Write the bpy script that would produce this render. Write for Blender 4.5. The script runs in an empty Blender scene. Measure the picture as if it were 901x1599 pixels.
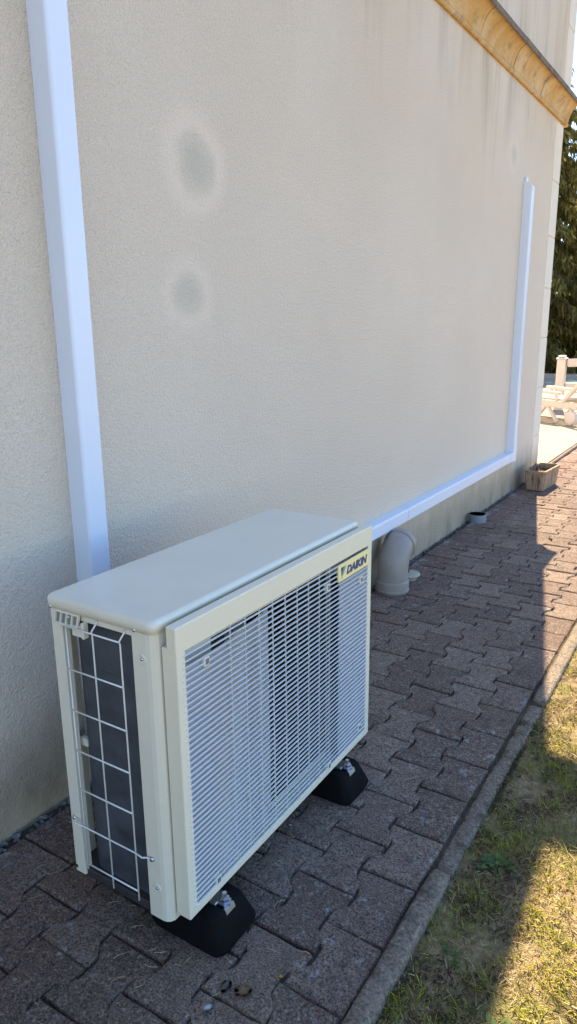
import bpy, bmesh, math, random
import numpy as np
from mathutils import Vector, Matrix, Quaternion, noise as mnoise
R = math.radians
scene = bpy.context.scene
COL = scene.collection
rnd = random.Random(7)

# ---------------------------------------------------------------- camera
YAW, PITCH, ROLL, FPX = R(32.47), R(14.354), R(-.594), 1095.94
fwd = Vector((-math.sin(YAW)*math.cos(PITCH), math.cos(YAW)*math.cos(PITCH), -math.sin(PITCH)))
rt = Vector((math.cos(YAW), math.sin(YAW), 0)); up = rt.cross(fwd)
r2 = rt*math.cos(ROLL) + up*math.sin(ROLL); u2 = -rt*math.sin(ROLL) + up*math.cos(ROLL)
cam = bpy.data.cameras.new('camera'); camo = bpy.data.objects.new('camera', cam); COL.objects.link(camo)
m = Matrix((r2, u2, -fwd)).transposed().to_4x4(); m.translation = (1.5545, 0, 1.3429)
camo.matrix_world = m
cam.sensor_fit = 'VERTICAL'; cam.sensor_height = 36; cam.lens = FPX/1599*36
cam.clip_start = .02; cam.clip_end = 2000
scene.camera = camo

# ---------------------------------------------------------------- sky, sun, exposure
SUN_EL = R(50.4); SUN_H = Vector((-.235, .972))          # towards the sun
world = bpy.data.worlds.new('World'); scene.world = world; world.use_nodes = True
wn = world.node_tree.nodes; wl = world.node_tree.links
sky = wn.new('ShaderNodeTexSky'); sky.sky_type = 'NISHITA'; sky.sun_disc = False
sky.sun_elevation = SUN_EL; sky.sun_rotation = math.atan2(SUN_H.x, SUN_H.y)
sky.altitude = 200; sky.air_density = 1.0; sky.dust_density = .1; sky.ozone_density = 5.0
wl.new(sky.outputs[0], wn['Background'].inputs[0]); wn['Background'].inputs[1].default_value = .135
sl = bpy.data.lights.new('sun', 'SUN'); sl.energy = 5.0; sl.angle = R(.28); sl.color = (1, .85, .61)
so = bpy.data.objects.new('sun', sl); COL.objects.link(so)
d = Vector((-SUN_H.x*math.cos(SUN_EL), -SUN_H.y*math.cos(SUN_EL), -math.sin(SUN_EL)))
so.rotation_euler = d.to_track_quat('-Z', 'Y').to_euler(); so.location = (-3, 12, 14)
scene.view_settings.view_transform = 'Standard'; scene.view_settings.look = 'None'
scene.view_settings.exposure = 1.78; scene.view_settings.gamma = 1

# ---------------------------------------------------------------- helpers
def tag(o, label=None, cat=None, group=None, kind=None):
    if label: o['label'] = label
    if cat: o['category'] = cat
    if group: o['group'] = group
    if kind: o['kind'] = kind
    return o
def empty(name, loc=(0, 0, 0), parent=None):
    o = bpy.data.objects.new(name, None); COL.objects.link(o); o.location = loc; o.parent = parent
    o.empty_display_size = .05
    return o
def link(name, me, mat, parent=None, loc=None, smooth=False):
    o = bpy.data.objects.new(name, me); COL.objects.link(o)
    if mat is not None and not me.materials: me.materials.append(mat)
    if parent is not None:
        o.parent = parent
        # all geometry is written in world space; parents that are moved empties get compensated
        base = Vector((0, 0, 0)); p = parent
        while p is not None: base += Vector(p.location); p = p.parent
        o.location = -base if loc is None else Vector(loc) - base
    elif loc is not None: o.location = loc
    if smooth:
        for f in me.polygons: f.use_smooth = True
    return o
def obj(name, bm, mat, parent=None, smooth=False, loc=None):
    me = bpy.data.meshes.new(name); bmesh.ops.recalc_face_normals(bm, faces=bm.faces); bm.to_mesh(me); bm.free()
    return link(name, me, mat, parent, loc, smooth)
def box(bm, a, b, bev=0, seg=1):
    v = [bm.verts.new((x, y, z)) for x in (a[0], b[0]) for y in (a[1], b[1]) for z in (a[2], b[2])]
    fs = [bm.faces.new([v[i] for i in q]) for q in ((0,1,3,2),(4,6,7,5),(0,4,5,1),(2,3,7,6),(0,2,6,4),(1,5,7,3))]
    if bev:
        es = list({e for f in fs for e in f.edges})
        bmesh.ops.bevel(bm, geom=es, offset=bev, segments=seg, profile=.5, affect='EDGES')
    return v
def prism(bm, pts, axis, a, b):
    """polygon pts (2D) extruded along axis ('x','y','z') from a to b"""
    def P(p, t):
        return {'x': (t, p[0], p[1]), 'y': (p[0], t, p[1]), 'z': (p[0], p[1], t)}[axis]
    A = [bm.verts.new(P(p, a)) for p in pts]; B = [bm.verts.new(P(p, b)) for p in pts]
    n = len(pts); bm.faces.new(A); bm.faces.new(B[::-1])
    for i in range(n): bm.faces.new((A[i], B[i], B[(i+1) % n], A[(i+1) % n]))
    return A, B
def tube(bm, pts, r, n=8, caps=True):
    pts = [Vector(p) for p in pts]; rs = r if isinstance(r, (list, tuple)) else [r]*len(pts)
    rings = []; ref = None
    for i, p in enumerate(pts):
        t = (pts[min(i+1, len(pts)-1)] - pts[max(i-1, 0)]).normalized()
        if ref is None: ref = t.orthogonal().normalized()
        else: ref = (ref - t*ref.dot(t)).normalized()
        b = t.cross(ref)
        rings.append([bm.verts.new(p + (ref*math.cos(2*math.pi*k/n) + b*math.sin(2*math.pi*k/n))*rs[i]) for k in range(n)])
    for A, B in zip(rings, rings[1:]):
        for k in range(n): bm.faces.new((A[k], A[(k+1) % n], B[(k+1) % n], B[k]))
    if caps: bm.faces.new(rings[0][::-1]); bm.faces.new(rings[-1])
    return rings
def lathe(bm, prof, c, n=32, M=None):
    """prof (r,z) list turned about local z at c"""
    rings = []
    for r, z in prof:
        row = []
        for k in range(n):
            v = Vector((r*math.cos(2*math.pi*k/n), r*math.sin(2*math.pi*k/n), z))
            if M: v = M @ v
            row.append(bm.verts.new(v + Vector(c)))
        rings.append(row)
    for A, B in zip(rings, rings[1:]):
        for k in range(n): bm.faces.new((A[k], A[(k+1) % n], B[(k+1) % n], B[k]))
    return rings
def B(): return bmesh.new()
def rrect(x0, y0, x1, y1, r, n=5):
    out = []
    for cx, cy, a in ((x1-r, y1-r, 0), (x0+r, y1-r, 90), (x0+r, y0+r, 180), (x1-r, y0+r, 270)):
        for k in range(n+1):
            t = R(a + 90*k/n); out.append((cx + r*math.cos(t), cy + r*math.sin(t)))
    return out

# ---------------------------------------------------------------- materials
class NT:
    def __init__(s, name):
        s.mat = bpy.data.materials.new(name); s.mat.use_nodes = True
        s.t = s.mat.node_tree; s.n = s.t.nodes; s.b = s.n['Principled BSDF']
    def new(s, typ, **kw):
        o = s.n.new(typ)
        for k, v in kw.items(): setattr(o, k, v)
        return o
    def L(s, a, b): s.t.links.new(a, b); return b
    def val(s, sock, v):
        if hasattr(v, 'links') or isinstance(v, bpy.types.NodeSocket): s.t.links.new(v, sock)
        else: sock.default_value = v
    def pos(s): return s.new('ShaderNodeNewGeometry').outputs['Position']
    def objc(s): return s.new('ShaderNodeTexCoord').outputs['Object']
    def mapping(s, v, scale=(1,1,1), loc=(0,0,0)):
        m_ = s.new('ShaderNodeMapping'); s.L(v, m_.inputs[0]); m_.inputs['Scale'].default_value = scale; m_.inputs['Location'].default_value = loc
        return m_.outputs[0]
    def noise(s, v, scale, detail=3, rough=.55, out='Fac', dist=0):
        o = s.new('ShaderNodeTexNoise'); s.L(v, o.inputs['Vector']); o.inputs['Scale'].default_value = scale
        o.inputs['Detail'].default_value = detail; o.inputs['Roughness'].default_value = rough; o.inputs['Distortion'].default_value = dist
        return o.outputs[0 if out == 'Fac' else 1]
    def vor(s, v, scale, feat='F1', out=0):
        o = s.new('ShaderNodeTexVoronoi'); o.feature = feat; s.L(v, o.inputs['Vector']); o.inputs['Scale'].default_value = scale
        return o.outputs[out]
    def ramp(s, f, lo, hi, a=0., b=1.):
        o = s.new('ShaderNodeMapRange'); o.clamp = True; s.val(o.inputs[0], f)
        for i, v in enumerate((lo, hi, a, b)): o.inputs[i+1].default_value = v
        return o.outputs[0]
    def math(s, op, a, b=0.):
        o = s.new('ShaderNodeMath'); o.operation = op; s.val(o.inputs[0], a); s.val(o.inputs[1], b); return o.outputs[0]
    def mix(s, f, a, b, mode='MIX'):
        o = s.new('ShaderNodeMix'); o.data_type = 'RGBA'; o.blend_type = mode; s.val(o.inputs[0], f)
        for i, c in ((6, a), (7, b)):
            if isinstance(c, (tuple, list)): o.inputs[i].default_value = (*c[:3], 1)
            else: s.L(c, o.inputs[i])
        return o.outputs[2]
    def bump(s, h, strength=.5, dist=.01, chain=None):
        o = s.new('ShaderNodeBump'); o.inputs['Strength'].default_value = strength; o.inputs['Distance'].default_value = dist
        s.L(h, o.inputs['Height'])
        if chain is not None: s.L(chain, o.inputs['Normal'])
        return o.outputs[0]
    def done(s, col, rough=.6, normal=None, spec=.5, metal=0., coat=0., trans=None):
        if isinstance(col, (tuple, list)): s.b.inputs['Base Color'].default_value = (*col[:3], 1)
        else: s.L(col, s.b.inputs['Base Color'])
        s.val(s.b.inputs['Roughness'], rough)
        s.b.inputs['Specular IOR Level'].default_value = spec; s.b.inputs['Metallic'].default_value = metal
        if coat: s.b.inputs['Coat Weight'].default_value = coat
        if normal is not None: s.L(normal, s.b.inputs['Normal'])
        return s.mat

def mat_plain(name, col, rough=.5, var=.06, scale=12, spec=.5, metal=0, bump=0, bscale=200, dirt=0, rv=.02):
    t = NT(name); p = t.pos(); n = t.noise(p, scale, 4)
    c = t.mix(t.ramp(n, .3, .7), tuple(x*(1-var) for x in col), tuple(min(1, x*(1+var)) for x in col))
    if dirt:
        dm = t.math('MULTIPLY', t.ramp(t.noise(p, 7, 6, .65), .5, .75), dirt)
        c = t.mix(dm, c, tuple(x*.45 for x in col))
    nb = t.bump(t.noise(p, bscale, 2), bump, .002) if bump else None
    return t.done(c, t.ramp(n, .2, .8, max(.05, rough-rv), rough+rv), nb, spec, metal)

def mat_stucco(name, smooth=False, base=(.825, .685, .53)):
    t = NT(name); p = t.pos(); sx = t.new('ShaderNodeSeparateXYZ'); t.L(p, sx.inputs[0])
    y, z = sx.outputs[1], sx.outputs[2]
    big = t.noise(p, .9, 4, .6)
    c = t.mix(t.ramp(big, .3, .7), tuple(v*.955 for v in base), tuple(v*1.035 for v in base))
    g = t.noise(p, 210, 3, .7)
    c = t.mix(t.ramp(g, .33, .5, .55, 0), c, tuple(v*.62 for v in base))
    c = t.mix(t.ramp(g, .55, .72, 0, .35), c, tuple(min(1, v*1.12) for v in base))
    # rain streaks from the cornice, each with its own length
    st = t.noise(t.mapping(p, (1, 1.9, .22), (0, 3.1, 0)), 2.6, 5, .6)
    fine = t.noise(t.mapping(p, (1, 9, .7)), 3, 4, .6)
    reach = t.math('SUBTRACT', z, t.ramp(t.noise(t.mapping(p, (0, 1, 0)), 1.7, 3), .3, .7, 2.0, 3.0))
    sm = t.math('MULTIPLY', t.ramp(reach, 0, .5), t.math('MULTIPLY', t.ramp(st, .47, .66), t.ramp(fine, .35, .7, .35, 1)))
    c = t.mix(t.math('MULTIPLY', sm, .75), c, (.38, .30, .20))
    warm = t.math('MULTIPLY', t.ramp(t.noise(p, .7, 3), .42, .7), t.ramp(z, 1.7, 2.7, 0, .5))
    c = t.mix(warm, c, (.72, .56, .36))
    # splash dirt and algae patches low on the wall
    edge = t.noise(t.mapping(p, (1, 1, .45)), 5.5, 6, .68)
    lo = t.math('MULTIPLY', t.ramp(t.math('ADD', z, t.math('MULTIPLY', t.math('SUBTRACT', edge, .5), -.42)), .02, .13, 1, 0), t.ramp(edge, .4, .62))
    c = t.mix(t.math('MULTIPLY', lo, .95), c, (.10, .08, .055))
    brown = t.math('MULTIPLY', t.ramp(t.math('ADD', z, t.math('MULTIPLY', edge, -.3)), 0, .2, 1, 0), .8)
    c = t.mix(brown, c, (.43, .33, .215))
    # round repaired patches with a paler halo
    for (py, pz, ra, k) in ((1.911, 1.869, .09, .30), (1.851, 1.466, .07, .24), (5.48, 2.552, .07, .16)):
        dv = t.new('ShaderNodeVectorMath'); dv.operation = 'DISTANCE'; dv.inputs[1].default_value = (0, py, pz)
        off = t.new('ShaderNodeVectorMath'); off.operation = 'MULTIPLY_ADD'
        t.L(t.noise(p, 9, 3, out='Color'), off.inputs[0]); off.inputs[1].default_value = (0, .07, .07); off.inputs[2].default_value = (0, -.035, -.035)
        ad = t.new('ShaderNodeVectorMath'); t.L(p, ad.inputs[0]); t.L(off.outputs[0], ad.inputs[1]); t.L(ad.outputs[0], dv.inputs[0])
        dd = dv.outputs['Value']
        halo = t.math('MULTIPLY', t.ramp(dd, ra*.9, ra*1.3), t.ramp(dd, ra*1.45, ra*2.1, 1, 0))
        c = t.mix(t.math('MULTIPLY', halo, k*2.4), c, (.90, .74, .58))
        c = t.mix(t.ramp(dd, ra*.35, ra*1.15, k*1.1, 0), c, (.38, .41, .33))
    if smooth:
        nb = t.bump(t.noise(p, 120, 3), .08, .002)
    else:
        h = t.math('ADD', t.noise(p, 170, 3, .65), t.math('MULTIPLY', t.noise(p, 75, 3, .6), .9))
        nb = t.bump(h, .95, .009)
        nb = t.bump(t.noise(p, 2.2, 3), .25, .02, nb)
    return t.done(c, .93, nb, .2)

def mat_paver(name):
    t = NT(name); p = t.pos(); oi = t.new('ShaderNodeObjectInfo').outputs['Random']
    sx = t.new('ShaderNodeSeparateXYZ'); t.L(p, sx.inputs[0])
    c = t.mix(oi, (.25, .158, .112), (.43, .298, .212))
    sh = t.new('ShaderNodeMath'); sh.operation = 'FRACT'; t.L(t.math('MULTIPLY', oi, 7.31), sh.inputs[0])
    c = t.mix(t.math('MULTIPLY', t.ramp(sh.outputs[0], .7, 1), .4), c, (.23, .135, .095))
    # redder stones along the wall
    c = t.mix(t.math('MULTIPLY', t.ramp(sx.outputs[0], .12, .45, .8, 0), t.ramp(t.noise(p, 4, 3), .35, .55)), c, (.30, .145, .095))
    agg = t.noise(p, 190, 4, .9)
    c = t.mix(t.ramp(agg, .40, .5, .95, 0), c, (.06, .046, .036))
    c = t.mix(t.ramp(agg, .54, .66, 0, .9), c, (.46, .38, .30))
    sp = t.noise(p, 95, 3, .7)
    c = t.mix(t.ramp(sp, .56, .68, 0, .7), c, (.52, .43, .34)); c = t.mix(t.ramp(sp, .34, .44, .7, 0), c, (.07, .052, .04))
    mid = t.noise(p, 38, 5, .7)
    c = t.mix(t.ramp(mid, .50, .70, 0, .55), c, (.075, .056, .043))
    li = t.math('MULTIPLY', t.ramp(t.noise(p, 24, 5, .75), .57, .68), t.ramp(t.noise(p, 3.7, 3), .42, .58))
    c = t.mix(t.math('MULTIPLY', li, .75), c, (.60, .57, .53))
    wall_lime = t.math('MULTIPLY', t.ramp(sx.outputs[0], .05, .15, .8, 0), t.ramp(t.noise(p, 9, 5, .7), .52, .64))
    c = t.mix(wall_lime, c, (.6, .57, .52))
    bl = t.math('MULTIPLY', t.ramp(t.noise(p, 13, 6, .75), .56, .68), .55)
    c = t.mix(bl, c, (.06, .052, .042))
    h = t.math('ADD', t.noise(p, 260, 3, .75), t.math('MULTIPLY', t.noise(p, 60, 4, .6), .8))
    return t.done(c, .92, t.bump(h, 1, .013), .25)

def mat_concrete(name, a, b, sc=180):
    t = NT(name); p = t.pos()
    c = t.mix(t.noise(p, 4, 5, .65), a, b)
    g = t.noise(p, sc, 3, .75)
    c = t.mix(t.ramp(g, .38, .5, .7, 0), c, tuple(v*.4 for v in a)); c = t.mix(t.ramp(g, .56, .7, 0, .6), c, tuple(min(1, v*1.7) for v in b))
    mo = t.ramp(t.noise(p, 14, 6, .7), .55, .68, 0, .75)
    c = t.mix(mo, c, (.055, .05, .035))
    return t.done(c, .93, t.bump(t.math('ADD', g, t.noise(p, 45, 4)), .7, .007), .2)

def mat_soil(name, a=(.055, .043, .032), b=(.13, .1, .07)):
    t = NT(name); p = t.pos(); n = t.noise(p, 26, 7, .72)
    c = t.mix(t.ramp(n, .3, .7), a, b)
    c = t.mix(t.ramp(t.noise(p, 9, 4), .58, .7, 0, .6), c, (.05, .06, .02))
    return t.done(c, .97, t.bump(n, .8, .015), .1)

def mat_lawn(name):
    t = NT(name); p = t.pos(); n = t.noise(p, 60, 6, .75); b = t.noise(p, 5.5, 5, .6)
    c = t.mix(t.ramp(n, .3, .7), (.24, .155, .075), (.74, .54, .30))
    c = t.mix(t.ramp(b, .42, .62, 0, .75), c, t.mix(n, (.14, .14, .03), (.36, .33, .11)))
    c = t.mix(t.ramp(t.noise(p, 8, 6, .7), .52, .64, 0, .8), c, (.085, .055, .034))
    return t.done(c, .97, t.bump(t.math('ADD', n, t.noise(p, 240, 2)), 1, .02), .1)

def mat_attr(name, rough=.7, spec=.25, trans=.0):
    t = NT(name); a = t.new('ShaderNodeAttribute'); a.attribute_name = 'Col'
    mt = t.done(a.outputs['Color'], rough, None, spec)
    if trans:
        tr = t.new('ShaderNodeBsdfTranslucent'); t.L(a.outputs['Color'], tr.inputs[0])
        mx = t.new('ShaderNodeMixShader'); mx.inputs[0].default_value = trans
        t.L(t.b.outputs[0], mx.inputs[1]); t.L(tr.outputs[0], mx.inputs[2])
        t.L(mx.outputs[0], t.n['Material Output'].inputs[0])
    return mt

def mat_cornice(name):
    t = NT(name); p = t.pos(); oi = t.new('ShaderNodeObjectInfo').outputs['Random']
    c = t.mix(oi, (.50, .28, .08), (.58, .35, .12))
    c = t.mix(t.ramp(t.noise(p, 4, 5, .7), .40, .62, 0, .75), c, (.64, .47, .27))
    c = t.mix(t.ramp(t.noise(p, 9, 6, .75), .52, .66, 0, .65), c, (.20, .13, .06))
    nz = t.new('ShaderNodeNewGeometry'); sx = t.new('ShaderNodeSeparateXYZ'); t.L(nz.outputs['Normal'], sx.inputs[0])
    c = t.mix(t.math('MULTIPLY', t.ramp(sx.outputs[2], .3, .7), t.ramp(t.noise(p, 8, 5, .7), .2, .4)), c, (.10, .085, .07))
    return t.done(c, .85, t.bump(t.noise(p, 130, 4), .3, .004), .3)

def mat_coil(name):
    t = NT(name); p = t.pos(); sx = t.new('ShaderNodeSeparateXYZ'); t.L(p, sx.inputs[0])
    w = t.math('SINE', t.math('MULTIPLY', sx.outputs[2], 2*math.pi/.0105))
    f = t.math('SINE', t.math('MULTIPLY', t.math('ADD', sx.outputs[0], sx.outputs[1]), 2*math.pi/.0022))
    c = t.mix(t.ramp(t.noise(p, 14, 4), .3, .7), (.035, .039, .047), (.075, .081, .092))
    h = t.math('ADD', t.math('MULTIPLY', w, .3), f)
    return t.done(c, .45, t.bump(h, .35, .001), .5)

M = {}
M['stucco'] = mat_stucco('stucco'); M['quoin'] = mat_stucco('smooth_render', True, (.80, .70, .56))
M['paver'] = mat_paver('paver'); M['kerb'] = mat_concrete('kerb_concrete', (.15, .112, .08), (.27, .21, .152), 110)
M['soil'] = mat_soil('joint_soil'); M['lawn'] = mat_lawn('lawn_soil')
M['rubble'] = mat_concrete('rubble', (.10, .085, .07), (.32, .29, .25), 90)
M['cornice'] = mat_cornice('cornice_clay'); M['coping'] = mat_concrete('weathered_coping', (.16, .12, .085), (.30, .235, .17), 120); M['coil'] = mat_coil('coil_fins')
M['ivory'] = mat_plain('ivory_painted_steel', (.69, .635, .50), .30, .02, 6, .5, 0, 0, 200, .10)
M['ivory_plastic'] = mat_plain('ivory_plastic', (.72, .655, .495), .38, .02, 8, .5)
M['guide'] = mat_plain('air_guide_plastic', (.60, .62, .66), .45, .02)
M['grille'] = mat_plain('grille_plastic', (.63, .62, .575), .36, .02, 9, .5)
M['badge'] = mat_plain('badge', (.82, .70, .33), .35, .02)
M['navy'] = mat_plain('navy_print', (.012, .06, .16), .4, .02)
M['cyan'] = mat_plain('cyan_print', (.01, .30, .46), .4, .02); M['black_print'] = mat_plain('dark_print', (.06, .03, .02), .4, .02)
M['wire'] = mat_plain('wire_coating', (.72, .71, .66), .35, .03)
M['dark'] = mat_plain('dark_interior', (.02, .021, .024), .6, .1); M['tray'] = mat_plain('tray', (.035, .03, .03), .6, .2, 20, .4, 0, .1, 100, .4)
M['fan'] = mat_plain('fan', (.05, .052, .056), .45, .05)
M['screw'] = mat_plain('zinc', (.55, .57, .6), .32, .1, 60, .5, 1); M['clip'] = mat_plain('clip_brass', (.22, .19, .14), .5, .15, 90, .5, .3)
M['rubber'] = mat_plain('rubber', (.006, .0055, .0055), .75, .2, 30, .08, 0, .15, 180)
M['pvc_white'] = mat_plain('white_pvc', (.70, .73, .79), .33, .02, 5, .5)
M['pvc_grey'] = mat_plain('grey_pvc', (.30, .25, .205), .5, .07, 11, .5, 0, .05, 60, .35)
M['pvc_light'] = mat_plain('light_grey_pvc', (.20, .207, .212), .5, .05, 11, .5, 0, .05, 60, .3)
M['cap'] = mat_plain('cream_cap', (.42, .36, .26), .55, .07, 20, .4, 0, .1, 100, .5)
def mat_planter():
    t = NT('planter'); p = t.objc()
    c = t.mix(t.noise(t.pos(), 12, 5, .7), (.30, .195, .115), (.40, .275, .17))
    s = t.math('MULTIPLY', t.ramp(t.noise(t.mapping(t.pos(), (30, 30, 2.5)), 1.6, 4, .7), .50, .62), t.ramp(t.noise(t.pos(), 8, 3), .35, .5))
    c = t.mix(t.math('MULTIPLY', s, .85), c, (.06, .045, .035))
    return t.done(c, .85, t.bump(t.noise(t.pos(), 90, 4), .4, .004), .25)
M['planter'] = mat_planter()
M['terrace'] = mat_plain('cream_terrace', (.34, .265, .175), .85, .05, 3, .2, 0, .2, 120)
M['white_resin'] = mat_plain('white_resin', (.62, .54, .45), .45, .03, 8)
M['water'] = mat_plain('pool_water', (.10, .26, .34), .08, .1, 2, .5, 0, .3, 4)
M['tile'] = mat_plain('roof_tile', (.36, .2, .12), .85, .2, 6, .2, 0, .3, 40)
M['grass'] = mat_attr('grass_blades', .7, .2, .3); M['needle'] = mat_attr('needles', .75, .2, .42); M['leaf'] = mat_attr('leaf_green', .55, .3, .3)
M['bark'] = mat_plain('bark', (.13, .095, .065), .95, .3, 9, .1, 0, .8, 25)
M['dry_leaf'] = mat_plain('dry_leaf', (.30, .185, .10), .8, .2, 40, .2); M['yellow_leaf'] = mat_plain('yellow_leaf', (.62, .45, .10), .7, .1, 40, .2)
M['paper'] = mat_plain('lime_flake', (.70, .70, .70), .85, .1, 40, .2); M['straw'] = mat_plain('straw', (.46, .36, .20), .8, .2, 40, .2)

# ================================================================ SETTING
bm = B()
NG = 40
xs = [1.07, 1.2, 1.5, 2, 3, 5, 9, 20, 60, 300, 900]; ys = [-900, -200, -40, -8, 0, 1, 2, 3, 5, 9, 15, 25, 40, 120, 900]
grid = [[bm.verts.new((x, y, -.022 - (0 if x < 9 else .05))) for y in ys] for x in xs]
for i in range(len(xs)-1):
    for j in range(len(ys)-1): bm.faces.new((grid[i][j], grid[i+1][j], grid[i+1][j+1], grid[i][j+1]))
tag(obj('lawn', bm, M['lawn']), kind='structure')
bm = B(); box(bm, (-900, -900, -.30), (1.065, 900, -.10)); tag(obj('ground', bm, M['lawn']), kind='structure')
bm = B(); box(bm, (-.02, -4, -.09), (1.068, 14, -.016)); path = tag(obj('path', bm, M['soil']), kind='structure')

# ---- pavers: double-T stones in staggered columns
P, LN, A, GAP = .135, .1965, .0145, .0042
def wave(v):   # half-width offset along a stone, v in 0..1 from middle to end
    if v < .22: return -A
    if v > .68: return A
    return -A*math.cos(math.pi*(v-.22)/.46)
def paver_mesh(name, seed, lx=None, rx=None):
    r = random.Random(seed); hl = LN/2 - GAP/2; ys = [-1, -.82, -.62, -.46, -.30, -.1, .1, .30, .46, .62, .82, 1]
    def side(sgn, straight):
        out = []
        for v in ys:
            w = (P/2 + wave(abs(v)) - GAP/2) if straight is None else straight
            out.append([sgn*w, v*hl])
        return out
    Rr = side(1, rx); Ll = side(-1, lx)[::-1]
    nt = 4
    top = [[Rr[-1][0] + (Ll[0][0]-Rr[-1][0])*k/nt, hl] for k in range(1, nt)]
    bot = [[Ll[-1][0] + (Rr[0][0]-Ll[-1][0])*k/nt, -hl] for k in range(1, nt)]
    loop = Rr + top + Ll + bot
    n = len(loop); bm = B()
    cx = sum(p[0] for p in loop)/n
    for p in loop: p[0] += r.uniform(-.0016, .0016); p[1] += r.uniform(-.0016, .0016)
    def ring(ins, z, jit):
        row = []
        for x, y in loop:
            l = math.hypot(x-cx, y) or 1
            row.append(bm.verts.new((x-(x-cx)/l*ins, y-y/l*ins, z + r.uniform(-jit, jit))))
        return row
    r0 = ring(0, -.05, 0); r1 = ring(.0005, -.007, .0012); r2_ = ring(.0028, -.0022, .0009); r3 = ring(.0085, 0, .0006)
    for a_, b_ in ((r0, r1), (r1, r2_), (r2_, r3)):
        for k in range(n): bm.faces.new((a_[k], a_[(k+1) % n], b_[(k+1) % n], b_[k]))
    bm.faces.new(r3)
    me = bpy.data.meshes.new(name); bmesh.ops.recalc_face_normals(bm, faces=bm.faces); bm.to_mesh(me); bm.free(); me.materials.append(M['paver'])
    return me
mid = [paver_mesh('paver', s) for s in range(6)]
redge = [paver_mesh('paver_edge', 20+s, None, .0685) for s in range(4)]
ledge = [paver_mesh('paver_wall', 40+s, .112, None) for s in range(4)]
cells = []
for c in range(7):
    cx = .962 - c*P
    for k in range(-6, 66):
        cy = 1.003 + LN*(k+.5) - (LN/2 if c % 2 else 0)
        if cy < .25 or cy > 13.5: continue
        cells.append((c, cx, cy))
# leave out the stones cut away round the two pipes and the drain cap
def near_pipe(cx, cy): return c_ == 6 and (abs(cy-3.28) < .06)
single = [q for q in cells if q[2] < 8.3]; single.sort(key=lambda q: q[2]); 
far = single[300:] + [q for q in cells if q[2] >= 8.3]; single = single[:300]
def pave_xf(c, cx, cy):
    rr = random.Random(int(cy*1000)+c*7919)
    z = rr.gauss(0, .0016) - (.004 if c == 0 else 0) + .006*(mnoise.noise(Vector((cx*2.5, cy*1.6, 3))))
    return Vector((cx+rr.gauss(0, .0011), cy+rr.gauss(0, .0014), z)), (rr.gauss(0, .011), rr.gauss(0, .010), rr.gauss(0, .009)), rr
for c, cx, cy in single:
    l, e, rr = pave_xf(c, cx, cy)
    me = rr.choice(redge if c == 0 else ledge if c == 6 else mid)
    o = bpy.data.objects.new('paver', me); COL.objects.link(o); o.parent = path; o.location = l; o.rotation_euler = e
    if c not in (0, 6) and rr.random() < .5: o.rotation_euler.z += math.pi
bm = B()
for c, cx, cy in far:
    l, e, rr = pave_xf(c, cx, cy)
    me = rr.choice(redge if c == 0 else ledge if c == 6 else mid)
    t = me.copy(); t.transform(Matrix.Translation(l)); bm.from_mesh(t); bpy.data.meshes.remove(t)
o = obj('far_pavers', bm, M['paver'], path); tag(o, kind='stuff')

# ---- kerb stones
kerb = tag(empty('kerb', (1.066, 0, 0)), kind='structure')
def kerb_mesh(seed, ln):
    r = random.Random(seed); bm = B(); n = int(ln/.02); prof = []
    for k in range(9):
        a = math.pi*k/8; cs = math.cos(a); prof.append((.0255*math.copysign(abs(cs)**.6, cs), .016*max(0, math.sin(a))**.6))
    rings = []
    for i in range(n+1):
        y = (i/n-.5)*ln; row = []
        endz = -.012 if i in (0, n) else 0
        for j, (x, z) in enumerate([(.028, -.12)] + prof + [(-.028, -.12)]):
            jx = mnoise.noise(Vector((x*30, y*14, seed*9.1)))*.003; jz = mnoise.noise(Vector((x*22+7, y*11, seed*3.3)))*.005
            k2 = 1 if 0 < j < 10 else 0
            row.append(bm.verts.new((x*(.9 if endz else 1)+jx*k2, y, z*(.6 if endz and k2 else 1)+jz*k2 + r.uniform(-.001, .001)*k2 - .006 + k2*.0035*mnoise.noise(Vector((x*60, y*55, seed*2.7))))))
        rings.append(row)
    for a_, b_ in zip(rings, rings[1:]):
        for k in range(len(a_)-1): bm.faces.new((a_[k], a_[k+1], b_[k+1], b_[k]))
    bm.faces.new(rings[0]); bm.faces.new(rings[-1][::-1])
    me = bpy.data.meshes.new('kerb_stone'); bmesh.ops.recalc_face_normals(bm, faces=bm.faces); bm.to_mesh(me); bm.free(); me.materials.append(M['kerb'])
    for f in me.polygons: f.use_smooth = True
    return me
km = [kerb_mesh(s, .985) for s in range(3)]
yk = .49
for i in range(13):
    zz = (-.002, -.019, -.006, -.004)[i % 4] if i < 4 else -.005
    o = bpy.data.objects.new('kerb_stone', km[i % 3]); COL.objects.link(o); o.parent = kerb
    o.location = (rnd.gauss(0, .002), yk+.5, zz); o.rotation_euler = (rnd.gauss(0, .003), 0, rnd.gauss(0, .003)); yk += 1.0
# ---- rubble along the foot of the wall
bm = B(); r = random.Random(3)
for i in range(1500):
    y = r.uniform(.3, 7.1); x = abs(r.gauss(0, .018)) + .002; s = r.uniform(.002, .008)*(1 if r.random() < .93 else 1.8)
    if x > .048: continue
    mt = Matrix.Translation((x, y, -.012 + r.uniform(0, .006))) @ Matrix.Rotation(r.uniform(0, 6), 4, 'Z') @ Matrix.Rotation(r.uniform(0, 6), 4, 'X') @ Matrix.Diagonal((s*r.uniform(.7, 1.5), s, s*r.uniform(.5, 1), 1))
    bmesh.ops.create_icosphere(bm, subdivisions=1, radius=1, matrix=mt)
tag(obj('rubble', bm, M['rubble']), 'dark gravel and crumbled mortar along the foot of the house wall', 'gravel', kind='stuff')

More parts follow.
